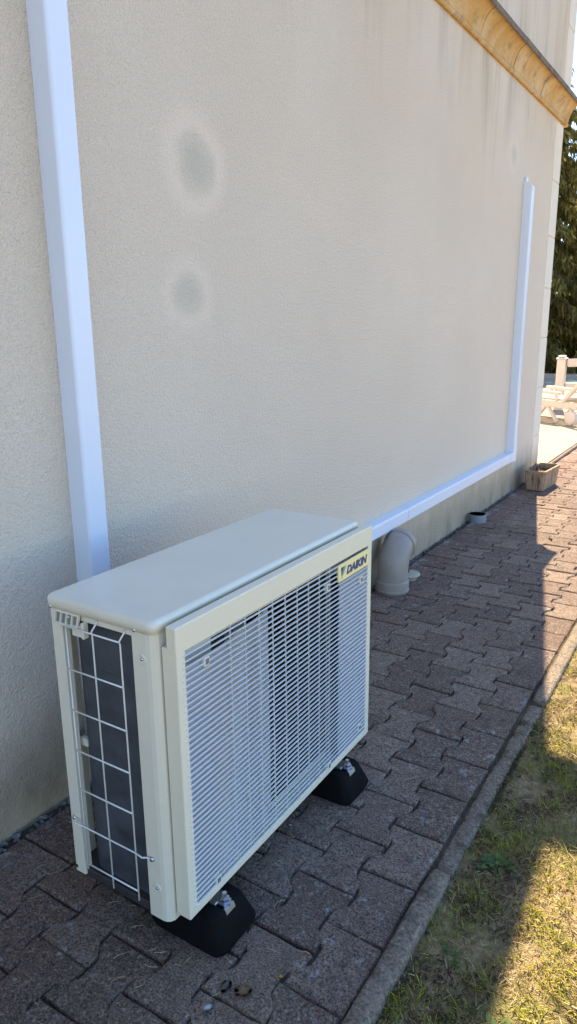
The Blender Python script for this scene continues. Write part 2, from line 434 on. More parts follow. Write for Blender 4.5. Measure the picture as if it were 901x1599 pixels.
# ---- terrace beyond the house corner
terr = tag(empty('terrace', (-4, 11, 0)), kind='structure')
r = random.Random(5)
for i in range(9):
    for j in range(12):
        x1 = -.02 - i*1.0; y0 = 6.95 + j*1.0
        bm = B(); box(bm, (x1-.992, y0, -.095), (x1, y0+.992, .012 + r.uniform(-.0015, .0015)), .004)
        obj('slab', bm, M['terrace'], terr)
bm = B(); box(bm, (-30, 6.92, -.097), (0, 18.96, -.03)); obj('terrace_bed', bm, M['terrace'], terr)
bm = B(); tube(bm, [(.012, 6.99, .0), (.012, 9, .004), (.014, 11, .0), (.012, 13.4, .002)], .02, 6); obj('terrace_edge', bm, M['kerb'], terr)
bm = B(); box(bm, (-26, 18.98, -.097), (1.0, 22.2, -.045)); tag(obj('pool_water', bm, M['water']), kind='structure')
pc = tag(empty('pool_coping', (-8, 19, 0)), kind='structure')
for a_, b_ in (((-26, 18.97, -.09), (1.0, 19.3, .035)), ((-26, 22.0, -.09), (1.0, 22.6, .06))):
    bm = B(); box(bm, a_, b_, .01); obj('coping', bm, M['terrace'], pc)

# ================================================================ HOUSE
house = tag(empty('house', (0, 6.9, 0)), 'cream rendered house wall with ochre cornice and pale corner blocks', 'house')
YB = -4.0
bm = B(); prism(bm, [(-8, -.12), (0, -.12), (0, 3.19), (-8, 3.19)], 'y', YB, 6.9); obj('wall', bm, M['stucco'], house)
bm = B(); prism(bm, [(YB, 3.17), (6.895, 3.17), (6.895, 6.05), (2.0, 7.5), (YB, 5.7)], 'x', -8, .035); obj('upper_wall', bm, M['stucco'], house)
roof = empty('roof', (0, 6.9, 6.1), house); roof.location = (0, 0, 6.1)
bm = B(); prism(bm, [(6.97, 6.052), (2.0, 7.512), (2.0, 7.64), (6.97, 6.15)], 'x', -8.2, .055); obj('roof_slope', bm, M['tile'], roof)
bm = B(); prism(bm, [(2.0, 7.512), (YB-.1, 5.70), (YB-.1, 5.82), (2.0, 7.64)], 'x', -8.2, .055); obj('roof_slope', bm, M['tile'], roof)
bm = B(); box(bm, (-8.2, 6.62, 5.93), (.55, 6.99, 6.05), .01); obj('eaves_shade_stub', bm, M['tile'], roof)  # unseen stub past the gable, added and sized to cast the lawn's shadow band
# cornice pieces
cor = empty('cornice', (0, 0, 3), house)
prof = [(-.02, 0), (.016, 0), (.023, .008), (.024, .018), (.018, .028), (.018, .034)]
for k in range(8):
    a = R(90*k/7); prof.append((.020 + .062*(1-math.cos(a))*.55 + .062*.45*k/7, .038 + .115*math.sin(a)*.6 + .115*.4*k/7))
prof += [(.094, .155), (-.02, .155)]
cap_prof = [(-.02, .1565), (.094, .1565), (.103, .163), (.104, .192), (.092, .206), (-.02, .224)]
cuts = [7.0, 6.75, 6.013, 5.267, 4.568]
while cuts[-1] > YB: cuts.append(cuts[-1]-.735)
r = random.Random(11)
for y1, y0 in zip(cuts, cuts[1:]):
    y0, y1 = y0+.0055, y1-.0055; bm = B(); dx = r.uniform(-.0025, .0025); dz = r.uniform(-.002, .002)
    A_, B_ = prism(bm, [(x+dx, z+dz) for x, z in prof], 'y', y0, y1)
    for v in A_ + B_: v.co.z += 2.885 + .0229*v.co.y
    o = obj('cornice_piece', bm, M['cornice'], cor)
    bm = B(); A_, B_ = prism(bm, [(x+dx, z+dz) for x, z in cap_prof], 'y', y0, y1)
    for v in A_ + B_: v.co.z += 2.885 + .0229*v.co.y
    obj('coping', bm, M['coping'], cor)
bm = B(); box(bm, (-8, 6.90, 3.06), (-.03, 6.99, 3.22), .02); obj('cornice_return', bm, M['cornice'], cor)
# corner blocks
qz = [-.05, .384, .831, 1.274, 1.70, 2.13, 2.575, 3.03]
for z0, z1 in zip(qz, qz[1:]):
    bm = B(); box(bm, (-.25, 6.655, z0+.004), (.0045, 6.908, z1-.004), .003); obj('corner_block', bm, M['quoin'], house)
qz = [3.25, 3.72, 4.16, 4.6]
for z0, z1 in zip(qz, qz[1:]):
    bm = B(); box(bm, (-.25, 6.65, z0+.004), (.0395, 6.903, z1-.004), .003); obj('corner_block', bm, M['quoin'], house)

# ================================================================ TRUNKING
def trunk_prof(w, dp, r=.009):
    out = [(0, 0)]
    for cx, cy, a in ((dp-r, r, -90), (dp-r, w-r, 0)):
        for k in range(6):
            t = R(a+90*k/5); out.append((cx+r*math.cos(t), cy+r*math.sin(t)))
    out.append((0, w)); return out
TW, TD = .074, .066
t1 = tag(empty('pipe_trunking', (.0, 1.33, .3)), 'tall white plastic pipe trunking rising behind the heat pump', 'trunking', 'white pipe trunking on the wall')
bm = B(); prism(bm, [(x+.0005, y+1.296) for x, y in trunk_prof(TW, TD)], 'z', .30, 2.55); obj('cover', bm, M['pvc_white'], t1)
bm = B(); prism(bm, [(x+.0005, y+1.293) for x, y in trunk_prof(TW+.006, TD+.003)], 'z', 2.55, 2.62); obj('coupler', bm, M['pvc_white'], t1)
bm = B(); prism(bm, [(x+.0005, y+1.296) for x, y in trunk_prof(TW, TD)], 'z', 2.62, 2.98); obj('cover', bm, M['pvc_white'], t1)
t2 = tag(empty('pipe_trunking', (.0, 5.8, .3)), 'white plastic trunking running low along the wall then up beside the corner blocks', 'trunking', 'white pipe trunking on the wall')
ZH = .298
def hz(y0, y1, grow=0):
    bm = B(); prism(bm, [(x+.0005+0, z+ZH-grow) for x, z in trunk_prof(TW+2*grow, TD+grow)], 'y', y0, y1); return bm
obj('cover', hz(1.375, 3.598), M['pvc_white'], t2); obj('cover', hz(3.602, 5.70), M['pvc_white'], t2)
bm = hz(5.70, 5.785, .002); prism(bm, [(x+.0005, y+5.778) for x, y in trunk_prof(TW+.004, TD+.002)], 'z', ZH-.002, .46); obj('elbow', bm, M['pvc_white'], t2)
bm = B(); prism(bm, [(x+.0005, y+5.78) for x, y in trunk_prof(TW, TD)], 'z', .46, 2.36); obj('cover', bm, M['pvc_white'], t2)
bm = B(); A_, B_ = prism(bm, [(x+.0005, y+5.779) for x, y in trunk_prof(TW+.002, TD+.001)], 'z', 2.36, 2.43)
for v in B_:
    if v.co.x > .03: v.co.z -= (v.co.x-.03)*1.3
obj('end_cap', bm, M['pvc_white'], t2)
bm = B(); box(bm, (0, 5.792, 2.42), (.02, 5.83, 2.455), .006, 2); obj('foam_end', bm, M['pvc_white'], t2)

# ================================================================ HEAT PUMP
hp = tag(empty('heat_pump', (.5, 1.365, .085)), 'ivory outdoor heat pump unit with louvred front and wire guarded end', 'heat pump')
X0, X1, Y0, Y1, ZB, ZT = .342, .650, .924, 1.805, .089, .800
# lid
bm = B(); loops = []
for ins, z in ((0, .7735), (0, .791), (.0015, .7955), (.005, .799), (.010, ZT)):
    loops.append([bm.verts.new((x, y, z)) for x, y in rrect(X0-.004+ins, Y0-.004+ins, X1+.004-ins, Y1+.004-ins, .017-ins*.7, 6)])
for a_, b_ in zip(loops, loops[1:]):
    for k in range(len(a_)): bm.faces.new((a_[k], a_[(k+1) % len(a_)], b_[(k+1) % len(a_)], b_[k]))
bm.faces.new(loops[-1]); bm.faces.new(loops[0][::-1])
lid = obj('lid', bm, M['ivory'], hp, True)
lid.data.polygons[len(lid.data.polygons)-2].use_smooth = False
for f in lid.data.polygons:
    if len(f.vertices) > 4: f.use_smooth = False
# corner posts and panels
bm = B(); prism(bm, [(X0, .934), (X0+.010, Y0), (.381, Y0), (.383, .926), (.383, .945), (.378, .945), (.378, .931), (X0+.006, .937), (X0+.006, .99), (X0, .99)], 'z', ZB+.006, .7735); post = obj('rear_post', bm, M['ivory'], hp)
bm = B(); prism(bm, [(.592, .945), (.590, .928), (.592, Y0), (.628, Y0), (.638, .926), (.645, .931), (X1, .940), (X1, .985), (X1-.006, .985), (X1-.006, .945), (.632, .932), (.598, .932), (.598, .945)], 'z', ZB, .7735); fpost = obj('front_post', bm, M['ivory'], hp)
bm = B(); box(bm, (X0, Y1-.012, ZB), (X1-.001, Y1, .7735), .003); obj('side_panel', bm, M['ivory'], hp)
bm = B(); box(bm, (X0+.001, 1.46, ZB), (X0+.007, Y1-.013, .7735)); obj('rear_panel', bm, M['ivory'], hp)
bm = B(); box(bm, (.384, .927, .758), (.590, .938, .7735)); obj('top_rail', bm, M['ivory'], hp)
bm = B(); box(bm, (X0+.004, .930, ZB-.004), (X1-.004, Y1-.014, ZB+.020), .003)
obj('base_tray', bm, M['tray'], hp)
# front plate with opening for the fan
bm = B(); fx0, fx1 = .6445, .6500
for (ya, yb, za, zb) in ((.986, 1.10, ZB+.002, .772), (1.622, Y1-.0125, ZB+.002, .772), (1.10, 1.622, .70, .772), (1.10, 1.622, ZB+.002, .135)):
    box(bm, (fx0, ya, za), (fx1, yb, zb))
obj('front_plate', bm, M['ivory'], hp)
# coil, L-shaped with rounded corner
bm = B(); pth = [(.5885, .948)] + [(.50, .948)]
cR = .055; cc = (.370+cR, .948+cR)
for k in range(10):
    a = R(270 - 90*k/9); pth.append((cc[0]+cR*math.cos(a), cc[1]+cR*math.sin(a)))
pth += [(.370, 1.2), (.370, 1.46)]
nrm = []
for i in range(len(pth)):
    a_ = Vector(pth[max(0, i-1)]); b_ = Vector(pth[min(len(pth)-1, i+1)]); t = (b_-a_).normalized(); nrm.append(Vector((t.y, -t.x)))
inn = [Vector(p_)-n_*.034 if (Vector(p_)-n_*.034-Vector((.55, 1.3))).length < (Vector(p_)-Vector((.55, 1.3))).length else Vector(p_)+n_*.034 for p_, n_ in zip(pth, nrm)]
V = [[bm.verts.new((p_[0], p_[1], z)) for z in (ZB+.021, .757)] for p_ in pth]; W_ = [[bm.verts.new((p_[0], p_[1], z)) for z in (ZB+.021, .757)] for p_ in inn]
for i in range(len(pth)-1):
    bm.faces.new((V[i][0], V[i+1][0], V[i+1][1], V[i][1])); bm.faces.new((W_[i][0], W_[i][1], W_[i+1][1], W_[i+1][0]))
    bm.faces.new((V[i][1], V[i+1][1], W_[i+1][1], W_[i][1])); bm.faces.new((V[i][0], W_[i][0], W_[i+1][0], V[i+1][0]))
for i in (0, -1): bm.faces.new((V[i][0], V[i][1], W_[i][1], W_[i][0]))
obj('coil', bm, M['coil'], hp, False)
# interior partition, fan
bm = B(); box(bm, (X0+.012, 1.64, ZB+.022), (fx0-.002, 1.648, .770)); obj('partition', bm, M['dark'], hp)
fan = empty('fan', (.56, 1.36, .42), hp); fan.location = Vector((.56, 1.36, .42)) - Vector(hp.location)
bm = B(); mx = Matrix.Rotation(R(90), 3, 'Y'); lathe(bm, [(0.001, .05), (.04, .048), (.055, .035), (.06, 0), (.06, -.05), (.001, -.05)], (.56, 1.36, .42), 20, mx); obj('fan_hub', bm, M['fan'], fan, True)
for q in range(3):
    bm = B(); rows = []
    for i in range(7):
        rr_ = .055 + .185*i/6; row = []
        for j in range(6):
            a = R(120*q + 20 + (j/5-.5)*(62 + 10*i/6)); row.append(bm.verts.new((.555 + (j/5-.5)*.07, 1.36+rr_*math.cos(a), .42+rr_*math.sin(a))))
        rows.append(row)
    for i in range(6):
        for j in range(5): bm.faces.new((rows[i][j], rows[i+1][j], rows[i+1][j+1], rows[i][j+1]))
    bmesh.ops.solidify(bm, geom=bm.faces[:], thickness=.003); obj('fan_blade', bm, M['fan'], fan, True)
# ---- louvred grille
gr = empty('grille', (0, 0, 0), hp); gr.location = Vector((.69, 1.37, .10)) - Vector(hp.location)
GX, GY0, GY1, GZ0, GZ1 = .6925, .9414, 1.8146, .1055, .7898
LZ0, LZ1, LY0, LY1 = .126, .733, .968, 1.790
bm = B(); box(bm, (.6670, GY0, LZ1), (GX, GY1, GZ1), .0025, 2); obj('top_border', bm, M['ivory_plastic'], gr)
bm = B(); box(bm, (.6532, GY0+.0008, GZ0), (GX-.0004, GY1-.0008, LZ0), .0025, 2); obj('bottom_border', bm, M['ivory_plastic'], gr)
bm = B(); box(bm, (.6534, GY0+.0004, GZ0+.004), (GX-.0002, LY0, LZ1+.010), .0025, 2); obj('side_border', bm, M['ivory_plastic'], gr)
bm = B(); box(bm, (.6534, LY1, GZ0+.004), (GX-.0002, GY1-.0004, LZ1+.010), .0025, 2); obj('side_border', bm, M['ivory_plastic'], gr)
NL = 45; pitch = (LZ1-LZ0)/NL
lp = [(-.0042, .0008), (-.0012, .0004), (-.0003, -.0001), (-.0003, -.0015), (-.0012, -.0019), (-.0042, -.0004)]
bm = B(); prism(bm, [(x, z) for x, z in lp], 'y', -.4205, .4205)
for v in bm.verts:
    if abs(v.co.y) > .42: v.co.x -= .0
lm = bpy.data.meshes.new('louver'); bmesh.ops.recalc_face_normals(bm, faces=bm.faces); bm.to_mesh(lm); bm.free(); lm.materials.append(M['grille'])
for i in range(NL):
    z = LZ0 + pitch*(i+.35)
    link('louver', lm, None, gr, (GX+.0018, 1.3785, z))
bm = B(); box(bm, (-.0015, -.0007, LZ0-.43), (.0015, .0007, LZ1-.43)); rm = bpy.data.meshes.new('rib'); bm.to_mesh(rm); bm.free(); rm.materials.append(M['grille'])
for i in range(2, 11):
    y = 1.010 + i*.0555; link('rib', rm, None, gr, (GX-.0052, y, .43))
# plate behind the louvers: flat at both ends, funnel sinking towards the fan
def strip(prf, z0, z1):
    bm = B(); a_ = [bm.verts.new((x, y, z0)) for x, y in prf]; b_ = [bm.verts.new((x, y, z1)) for x, y in prf]
    for k in range(len(prf)-1): bm.faces.new((a_[k], a_[k+1], b_[k+1], b_[k]))
    bmesh.ops.solidify(bm, geom=bm.faces[:], thickness=.0012)
    obj('air_guide', bm, M['guide'], gr)
strip([(.6875, LY0+.0005), (.6865, 1.03), (.681, 1.11), (.672, 1.19), (.662, 1.26), (.6515, 1.32)], LZ0+.001, .694)
strip([(.6515, 1.618), (.6875, 1.618), (.6880, LY1-.0005)], LZ0+.001, .694)
for (y, z) in ((1.032, .684), (1.549, .680), (1.745, .642), (1.042, .137), (1.749, .157), (1.558, .133)):
    bm = B(); box(bm, (GX-.010, y-.0085, z-.010), (GX+.0022, y+.0085, z+.010), .0015); c_ = obj('clip', bm, M['grille'], gr)
    bm = B(); box(bm, (GX+.0012, y-.006, z-.0065), (GX+.0028, y+.006, z+.0075), .001); obj('screw_recess', bm, M['clip'], gr)
# badge
badge = empty('badge', (0, 0, 0), hp); badge.location = Vector((GX+.003, 1.693, .70)) - Vector(hp.location)
bm = B(); box(bm, (GX-.0012, 1.600, .677), (GX+.0042, 1.787, .7265), .0012); obj('badge_plate', bm, M['badge'], badge)
cu = bpy.data.curves.new('lettering', 'FONT'); cu.body = 'DAIKIN'; cu.size = .033; cu.shear = .24; cu.offset = .0016; cu.extrude = .0004; cu.space_character = .98; cu.resolution_u = 3
to = bpy.data.objects.new('tmp_text', cu); COL.objects.link(to)
bpy.context.view_layer.update()
tm = bpy.data.meshes.new_from_object(to.evaluated_get(bpy.context.evaluated_depsgraph_get())); bpy.data.objects.remove(to)
w = max(v.co.x for v in tm.vertices); sc = .128/w
for v in tm.vertices: v.co = Vector((GX+.0046+v.co.z, 1.645+v.co.x*sc, .690+v.co.y*.95))
tm.name = 'lettering'; tm.materials.clear(); link('lettering', tm, M['navy'], badge)
bm = B(); prism(bm, [(1.6165, .6850), (1.622, .7000), (1.633, .7170), (1.6415, .7170), (1.630, .7000)], 'x', GX+.0043, GX+.0050); obj('emblem_wedge', bm, M['cyan'], badge)
bm = B(); prism(bm, [(1.6135, .7170), (1.630, .7170), (1.6195, .7005), (1.6155, .6930)], 'x', GX+.0043, GX+.0048); obj('emblem_corner', bm, M['black_print'], badge)
# ---- wire guard on the end
wg = empty('wire_guard', (0, 0, 0), hp); wg.location = Vector((.486, .916, .12)) - Vector(hp.location)
YW = .9165; rw = .0019
for x, zt, zb in ((.405, .7445, .128), (.486, .772, .112), (.566, .770, .118)):
    bm = B()
    if zt < .76: pts = [(x, YW, zt), (x, YW, zb)]
    else: pts = [(x+.006, YW+.010, zt-.003), (x+.006, YW+.006, zt-.010), (x-.001, YW-.001, zt-.026), (x, YW, zt-.034), (x, YW, zb)]
    tube(bm, pts, rw, 6); obj('wire', bm, M['wire'], wg, True)
for i in range(7):
    z = .743 - i*.0995; bm = B()
    a_, b_ = (.404, .567)
    if i == 5:
        pts = [(.364, YW+.006, z+.004), (.376, YW+.003, z+.004), (.383, YW-.006, z+.001), (.395, YW-.004, z), (.405, YW-.003, z), (.566, YW-.003, z), (.582, YW-.004, z-.001), (.590, YW-.006, z), (.598, YW+.003, z-.003), (.612, YW+.005, z-.004)]
    else: pts = [(a_, YW-.003, z), (b_, YW-.003, z)]
    tube(bm, pts, rw, 6); obj('wire', bm, M['wire'], wg, True)
for x in (.366, .609):
    bm = B(); lathe(bm, [(.0001, .004), (.004, .004), (.0055, .0015), (.0055, -.002)], (x, Y0-.002, .249 if x < .5 else .242), 12, Matrix.Rotation(R(90), 3, 'X')); obj('guard_screw', bm, M['screw'], wg, True)
# small slotted cover near the top of the end
cv = empty('cable_cover', (0, 0, 0), hp); cv.location = Vector((.40, .915, .77)) - Vector(hp.location)
def skew(bm):
    for v in bm.verts: v.co.x += (v.co.z-.757)*.25
bm = B(); box(bm, (.372, .9155, .741), (.444, .9225, .7455), .001); box(bm, (.372, .9155, .770), (.444, .9225, .7735), .001)
for k in range(5): x = .372 + k*.0172; box(bm, (x, .9158, .745), (x+.0032, .9222, .7705))
skew(bm); obj('cover_frame', bm, M['ivory_plastic'], cv)
bm = B(); box(bm, (.375, .9200, .745), (.442, .9232, .7705)); skew(bm); obj('cover_back', bm, M['pvc_light'], cv)
bm = B(); box(bm, (.420, .919, .722), (.458, .930, .748), .002); box(bm, (.452, .9165, .722), (.460, .930, .758), .001); obj('cable_bracket', bm, M['ivory'], cv)
# screws and dimples on the casing
for (x, z) in ((.357, .776), (.604, .776), (.412, .762)):
    bm = B(); lathe(bm, [(.0001, .0025), (.003, .0022), (.0042, .0005), (.0045, -.001)], (x, Y0-.0042 if z > .77 else .9195, z), 12, Matrix.Rotation(R(90), 3, 'X')); obj('screw', bm, M['screw'], hp, True)
for z in (.715, .170):
    bm = B(); lathe(bm, [(.0001, -.001), (.005, -.0005), (.009, .0018), (.0105, .0012), (.0115, -.0005)], (.617, Y0-.0002, z), 18, Matrix.Rotation(R(90), 3, 'X')); o = obj('dimple', bm, M['ivory'], hp, True)
    bm = B(); lathe(bm, [(.0001, .002), (.003, .0018), (.0038, 0)], (.617, Y0-.001, z), 10, Matrix.Rotation(R(90), 3, 'X')); obj('screw', bm, M['screw'], o, True)
bm = B(); box(bm, (.349, Y0-.0008, .104), (.358, Y0+.002, .112)); obj('drain_slot', bm, M['dark'], hp)
bm = B(); box(bm, (.376, .952, .428), (.398, .962, .447)); obj('coil_bracket', bm, M['ivory'], hp)

# ---- rubber feet
def foot(yc, label):
    f = tag(empty('rubber_foot', (.52, yc, 0)), label, 'foot', 'black rubber support feet')
    for xa, xb, hw in ((.535, .748, .075), (.315, .425, .045)):
        bm = B(); loops = []
        for ix, iy, z, rr_ in ((0, 0, .0035, .028), (-.002, -.002, .012, .028), (.016, .010, .050, .024), (.028, .018, .070, .018), (.034, .022, .076, .016)):
            loops.append([bm.verts.new((x, y, z)) for x, y in rrect(xa+ix, yc-hw+iy, xb-ix, yc+hw-iy, min(rr_, hw*.4), 5)])
        for a_, b_ in zip(loops, loops[1:]):
            for k in range(len(a_)): bm.faces.new((a_[k], a_[(k+1) % len(a_)], b_[(k+1) % len(a_)], b_[k]))
        bm.faces.new(loops[-1]); bm.faces.new(loops[0][::-1]); obj('rubber_block', bm, M['rubber'], f, True)
    bm = B(); box(bm, (.33, yc-.021, .0755), (.695, yc+.021, .0845), .002); rail = obj('mounting_rail', bm, M['screw'], f)
    bm = B(); lathe(bm, [(.0001, .103), (.006, .103), (.006, .090), (.0115, .090), (.0115, .081), (.016, .081), (.016, .076), (.0001, .076)], (.704, yc+.002, 0), 6); obj('bolt', bm, M['screw'], f)
    bm = B(); prism(bm, [(.690, .076), (.719, .076), (.725, .060), (.721, .059), (.716, .072), (.690, .072)], 'y', yc-.016, yc+.016); obj('bracket', bm, M['screw'], f)
    return f
foot(1.045, 'black rubber foot block under the wire guarded end of the heat pump')
foot(1.648, 'black rubber foot block under the badge end of the heat pump')

# ================================================================ PIPES, PLANTER
vp = tag(empty('drain_pipe', (.118, 3.285, 0)), 'big grey plastic pipe elbow rising from the paving beside the wall', 'pipe')
pr = .082; c0 = Vector((.118, 3.285, 0)); dv = Vector((-.06, .998, 0)).normalized()
bm = B(); pts = [c0+Vector((0, 0, -.03)), c0+Vector((0, 0, .06)), c0+Vector((0, 0, .115))]; er = .112
for k in range(1, 10):
    a = R(86*k/9); pts.append(c0 + Vector((0, 0, .115)) + dv*er*(1-math.cos(a)) + Vector((0, 0, er*math.sin(a))))
tube(bm, pts, pr, 32, False); obj('elbow', bm, M['pvc_grey'], vp, True)
e = pts[-1]; tdir = (pts[-1]-pts[-2]).normalized()
bm = B(); tube(bm, [e - tdir*.018, e - tdir*.016, e+tdir*.020, e+tdir*.021, e+tdir*.020, e-tdir*.015], [pr+.001, pr+.006, pr+.006, pr+.003, pr-.002, pr-.003], 32, False); obj('collar', bm, M['pvc_grey'], vp, True)
bm = B(); tube(bm, [c0+Vector((0, 0, z)) for z in (-.03, .052, .060, .063, .064)], [pr+.006, pr+.006, pr+.0055, pr+.003, pr], 32, False); obj('socket', bm, M['pvc_grey'], vp, True)
bm = B(); tube(bm, [c0+Vector((0, 0, z)) for z in (.006, .008, .014, .016)], [pr+.006, pr+.0085, pr+.0085, pr+.006], 32, False); obj('ring', bm, M['pvc_grey'], vp, True)
sp = tag(empty('pipe_stub', (.075, 4.868, 0)), 'short pale grey open pipe stub standing in the paving against the wall', 'pipe')
bm = B(); tube(bm, [(.075, 4.868, z) for z in (-.03, .058, .061, .061, .058, -.005)], [.062, .062, .061, .058, .057, .057], 32, False); obj('tube', bm, M['pvc_light'], sp, True)
bm = B(); lathe(bm, [(.0001, .012), (.057, .012)], (.075, 4.868, 0), 24); obj('silt', bm, M['soil'], sp)
cp = tag(empty('floor_drain', (.124, 3.492, 0)), 'round cream plastic cap low on the paving behind the pipe elbow', 'floor drain')
bm = B(); lathe(bm, [(.0001, .038), (.030, .037), (.055, .034), (.064, .030), (.064, .026), (.05, .024), (.0001, .024)], (.124, 3.492, 0), 28); obj('disc', bm, M['cap'], cp, True)
bm = B(); tube(bm, [(.124, 3.492, -.02), (.124, 3.492, .025)], .045, 24, False); obj('neck', bm, M['pvc_grey'], cp, True)
bm = B(); box(bm, (.121, 3.489, .036), (.127, 3.495, .060)); obj('key', bm, M['dark'], cp)

pl = tag(empty('planter', (.19, 6.29, 0)), 'weathered tan plant trough with black streaks at the house corner', 'planter')
pl.rotation_euler = (0, 0, R(-4))
bm = B(); loops = []
def trough(hx, hy, z, rr_): loops.append([bm.verts.new((x, y, z)) for x, y in rrect(-hx, -hy, hx, hy, rr_, 4)])
for hx, hy, z, rr_ in ((.070, .195, .004, .02), (.076, .203, .012, .022), (.088, .217, .150, .024), (.092, .222, .156, .024), (.094, .224, .176, .024), (.091, .221, .180, .022), (.078, .208, .180, .018), (.075, .205, .174, .016), (.070, .198, .10, .015)): trough(hx, hy, z, rr_)
for a_, b_ in zip(loops, loops[1:]):
    for k in range(len(a_)): bm.faces.new((a_[k], a_[(k+1) % len(a_)], b_[(k+1) % len(a_)], b_[k]))
bm.faces.new(loops[0][::-1])
me = bpy.data.meshes.new('trough'); bmesh.ops.recalc_face_normals(bm, faces=bm.faces); bm.to_mesh(me); bm.free(); me.materials.append(M['planter'])
o = bpy.data.objects.new('trough', me); COL.objects.link(o); o.parent = pl
bm = B(); r = random.Random(4); n = 10; g_ = [[bm.verts.new((-.074+.148*i/4, -.2+.4*j/n, .125+r.uniform(-.012, .015))) for j in range(n+1)] for i in range(5)]
for i in range(4):
    for j in range(n): bm.faces.new((g_[i][j], g_[i+1][j], g_[i+1][j+1], g_[i][j+1]))
me = bpy.data.meshes.new('earth'); bm.to_mesh(me); bm.free(); me.materials.append(M['soil']); o = bpy.data.objects.new('earth', me); COL.objects.link(o); o.parent = pl
bm = B(); r = random.Random(8)
for k in range(9):
    x, y = r.uniform(-.05, 0), r.uniform(-.12, .0); tube(bm, [(x, y, .11), (x+r.uniform(-.01, .01), y+r.uniform(-.01, .01), .16), (x+r.uniform(-.03, .03), y+r.uniform(-.03, .03), .20+r.uniform(0, .02))], .003, 4)
me = bpy.data.meshes.new('dead_stems'); bm.to_mesh(me); bm.free(); me.materials.append(M['bark']); o = bpy.data.objects.new('dead_stems', me); COL.objects.link(o); o.parent = pl

# ================================================================ SUN LOUNGER AND RAILING
ax = Vector((.84, -.54, 0)).normalized(); sd = Vector((-ax.y, ax.x, 0)); W0 = Vector((-.36, 10.62, .012))
def lpt(a, s, z): return W0 + ax*a + sd*s + Vector((0, 0, z))
lo = tag(empty('sun_lounger', tuple(W0)), 'white plastic sun lounger with wheels on the cream terrace', 'sun lounger')
def bar(bm, p, q, w, h):
    p, q = Vector(p), Vector(q); t = (q-p).normalized(); s_ = t.cross(Vector((0, 0, 1)))
    if s_.length < .05: s_ = Vector((1, 0, 0))
    s_.normalize(); u_ = s_.cross(t)
    vs = []
    for c_ in (p, q):
        for i, j in ((-1, -1), (1, -1), (1, 1), (-1, 1)): vs.append(bm.verts.new(c_ + s_*i*w/2 + u_*j*h/2))
    fs = [bm.faces.new([vs[i] for i in f]) for f in ((0,1,2,3),(7,6,5,4),(0,4,5,1),(1,5,6,2),(2,6,7,3),(3,7,4,0))]
    bmesh.ops.bevel(bm, geom=list({e_ for f in fs for e_ in f.edges}), offset=min(w, h)*.2, segments=2, affect='EDGES')
for s in (0, .62):
    bm = B(); bar(bm, lpt(-1.75, s, .29), lpt(.05, s, .27), .05, .10); obj('side_rail', bm, M['white_resin'], lo)
    bm = B(); lathe(bm, [(.001, -.03), (.07, -.03), (.098, -.026), (.104, -.012), (.104, .012), (.098, .026), (.07, .03), (.001, .03)], lpt(-.02, s-.06 if s == 0 else s+.06, .104), 24, Matrix((ax, Vector((0, 0, 1)), -sd)).transposed()); wh = obj('wheel', bm, M['white_resin'], lo, True)
    bm = B(); bar(bm, lpt(-.02, s, .10), lpt(-.10, s, .26), .05, .06); obj('leg', bm, M['white_resin'], lo)
    for a0, a1 in ((-.55, -.32), (-.55, -.78), (-1.5, -1.62)):
        bm = B(); bar(bm, lpt(a0, s, .26), lpt(a1, s, .012), .045, .055); obj('leg', bm, M['white_resin'], lo)
    bm = B(); bar(bm, lpt(-.25, s, .31), lpt(.22, s, .78), .05, .06); obj('back_frame', bm, M['white_resin'], lo)
    bm = B(); bar(bm, lpt(-1.2, s, .45), lpt(-.30, s, .43), .06, .045); arm = obj('armrest', bm, M['white_resin'], lo)
    for a0 in (-1.1, -.38):
        bm = B(); bar(bm, lpt(a0, s, .33), lpt(a0, s, .43), .045, .05); obj('arm_post', bm, M['white_resin'], lo)
for k in range(15):
    a0 = -1.70 + k*.1; bm = B(); bar(bm, lpt(a0, .03, .345), lpt(a0, .59, .345), .075, .018); obj('slat', bm, M['white_resin'], lo)
for k in range(5):
    t = .12 + k*.19; bm = B(); p_ = lpt(-.25+.47*t, .03, .32+.47*t); bar(bm, p_, p_+sd*.56, .075, .02); obj('slat', bm, M['white_resin'], lo)

rl = tag(empty('pool_railing', (-1.02, 12.6, .012)), 'white square post with sloping rail beyond the sun lounger', 'railing')
pb = Vector((-1.0, 12.6, .012))
bm = B(); box(bm, (pb.x-.07, pb.y-.07, pb.z), (pb.x+.07, pb.y+.07, .86), .012, 2); obj('post', bm, M['white_resin'], rl)
bm = B(); box(bm, (pb.x-.085, pb.y-.085, .86), (pb.x+.085, pb.y+.085, .885), .008, 2); box(bm, (pb.x-.062, pb.y-.062, .885), (pb.x+.062, pb.y+.062, .925), .02, 2); obj('post_cap', bm, M['white_resin'], rl)
bm = B(); bar(bm, (pb.x+.075, pb.y+.02, .80), (pb.x+1.45, pb.y+.35, .86), .07, .13); obj('rail', bm, M['white_resin'], rl)
bm = B(); box(bm, (pb.x+1.45, pb.y+.28, pb.z), (pb.x+1.59, pb.y+.42, .92), .012, 2); obj('post', bm, M['white_resin'], rl)
bm = B(); bar(bm, (pb.x+.075, pb.y+.02, .42), (pb.x+1.45, pb.y+.35, .44), .05, .09); obj('rail', bm, M['white_resin'], rl)

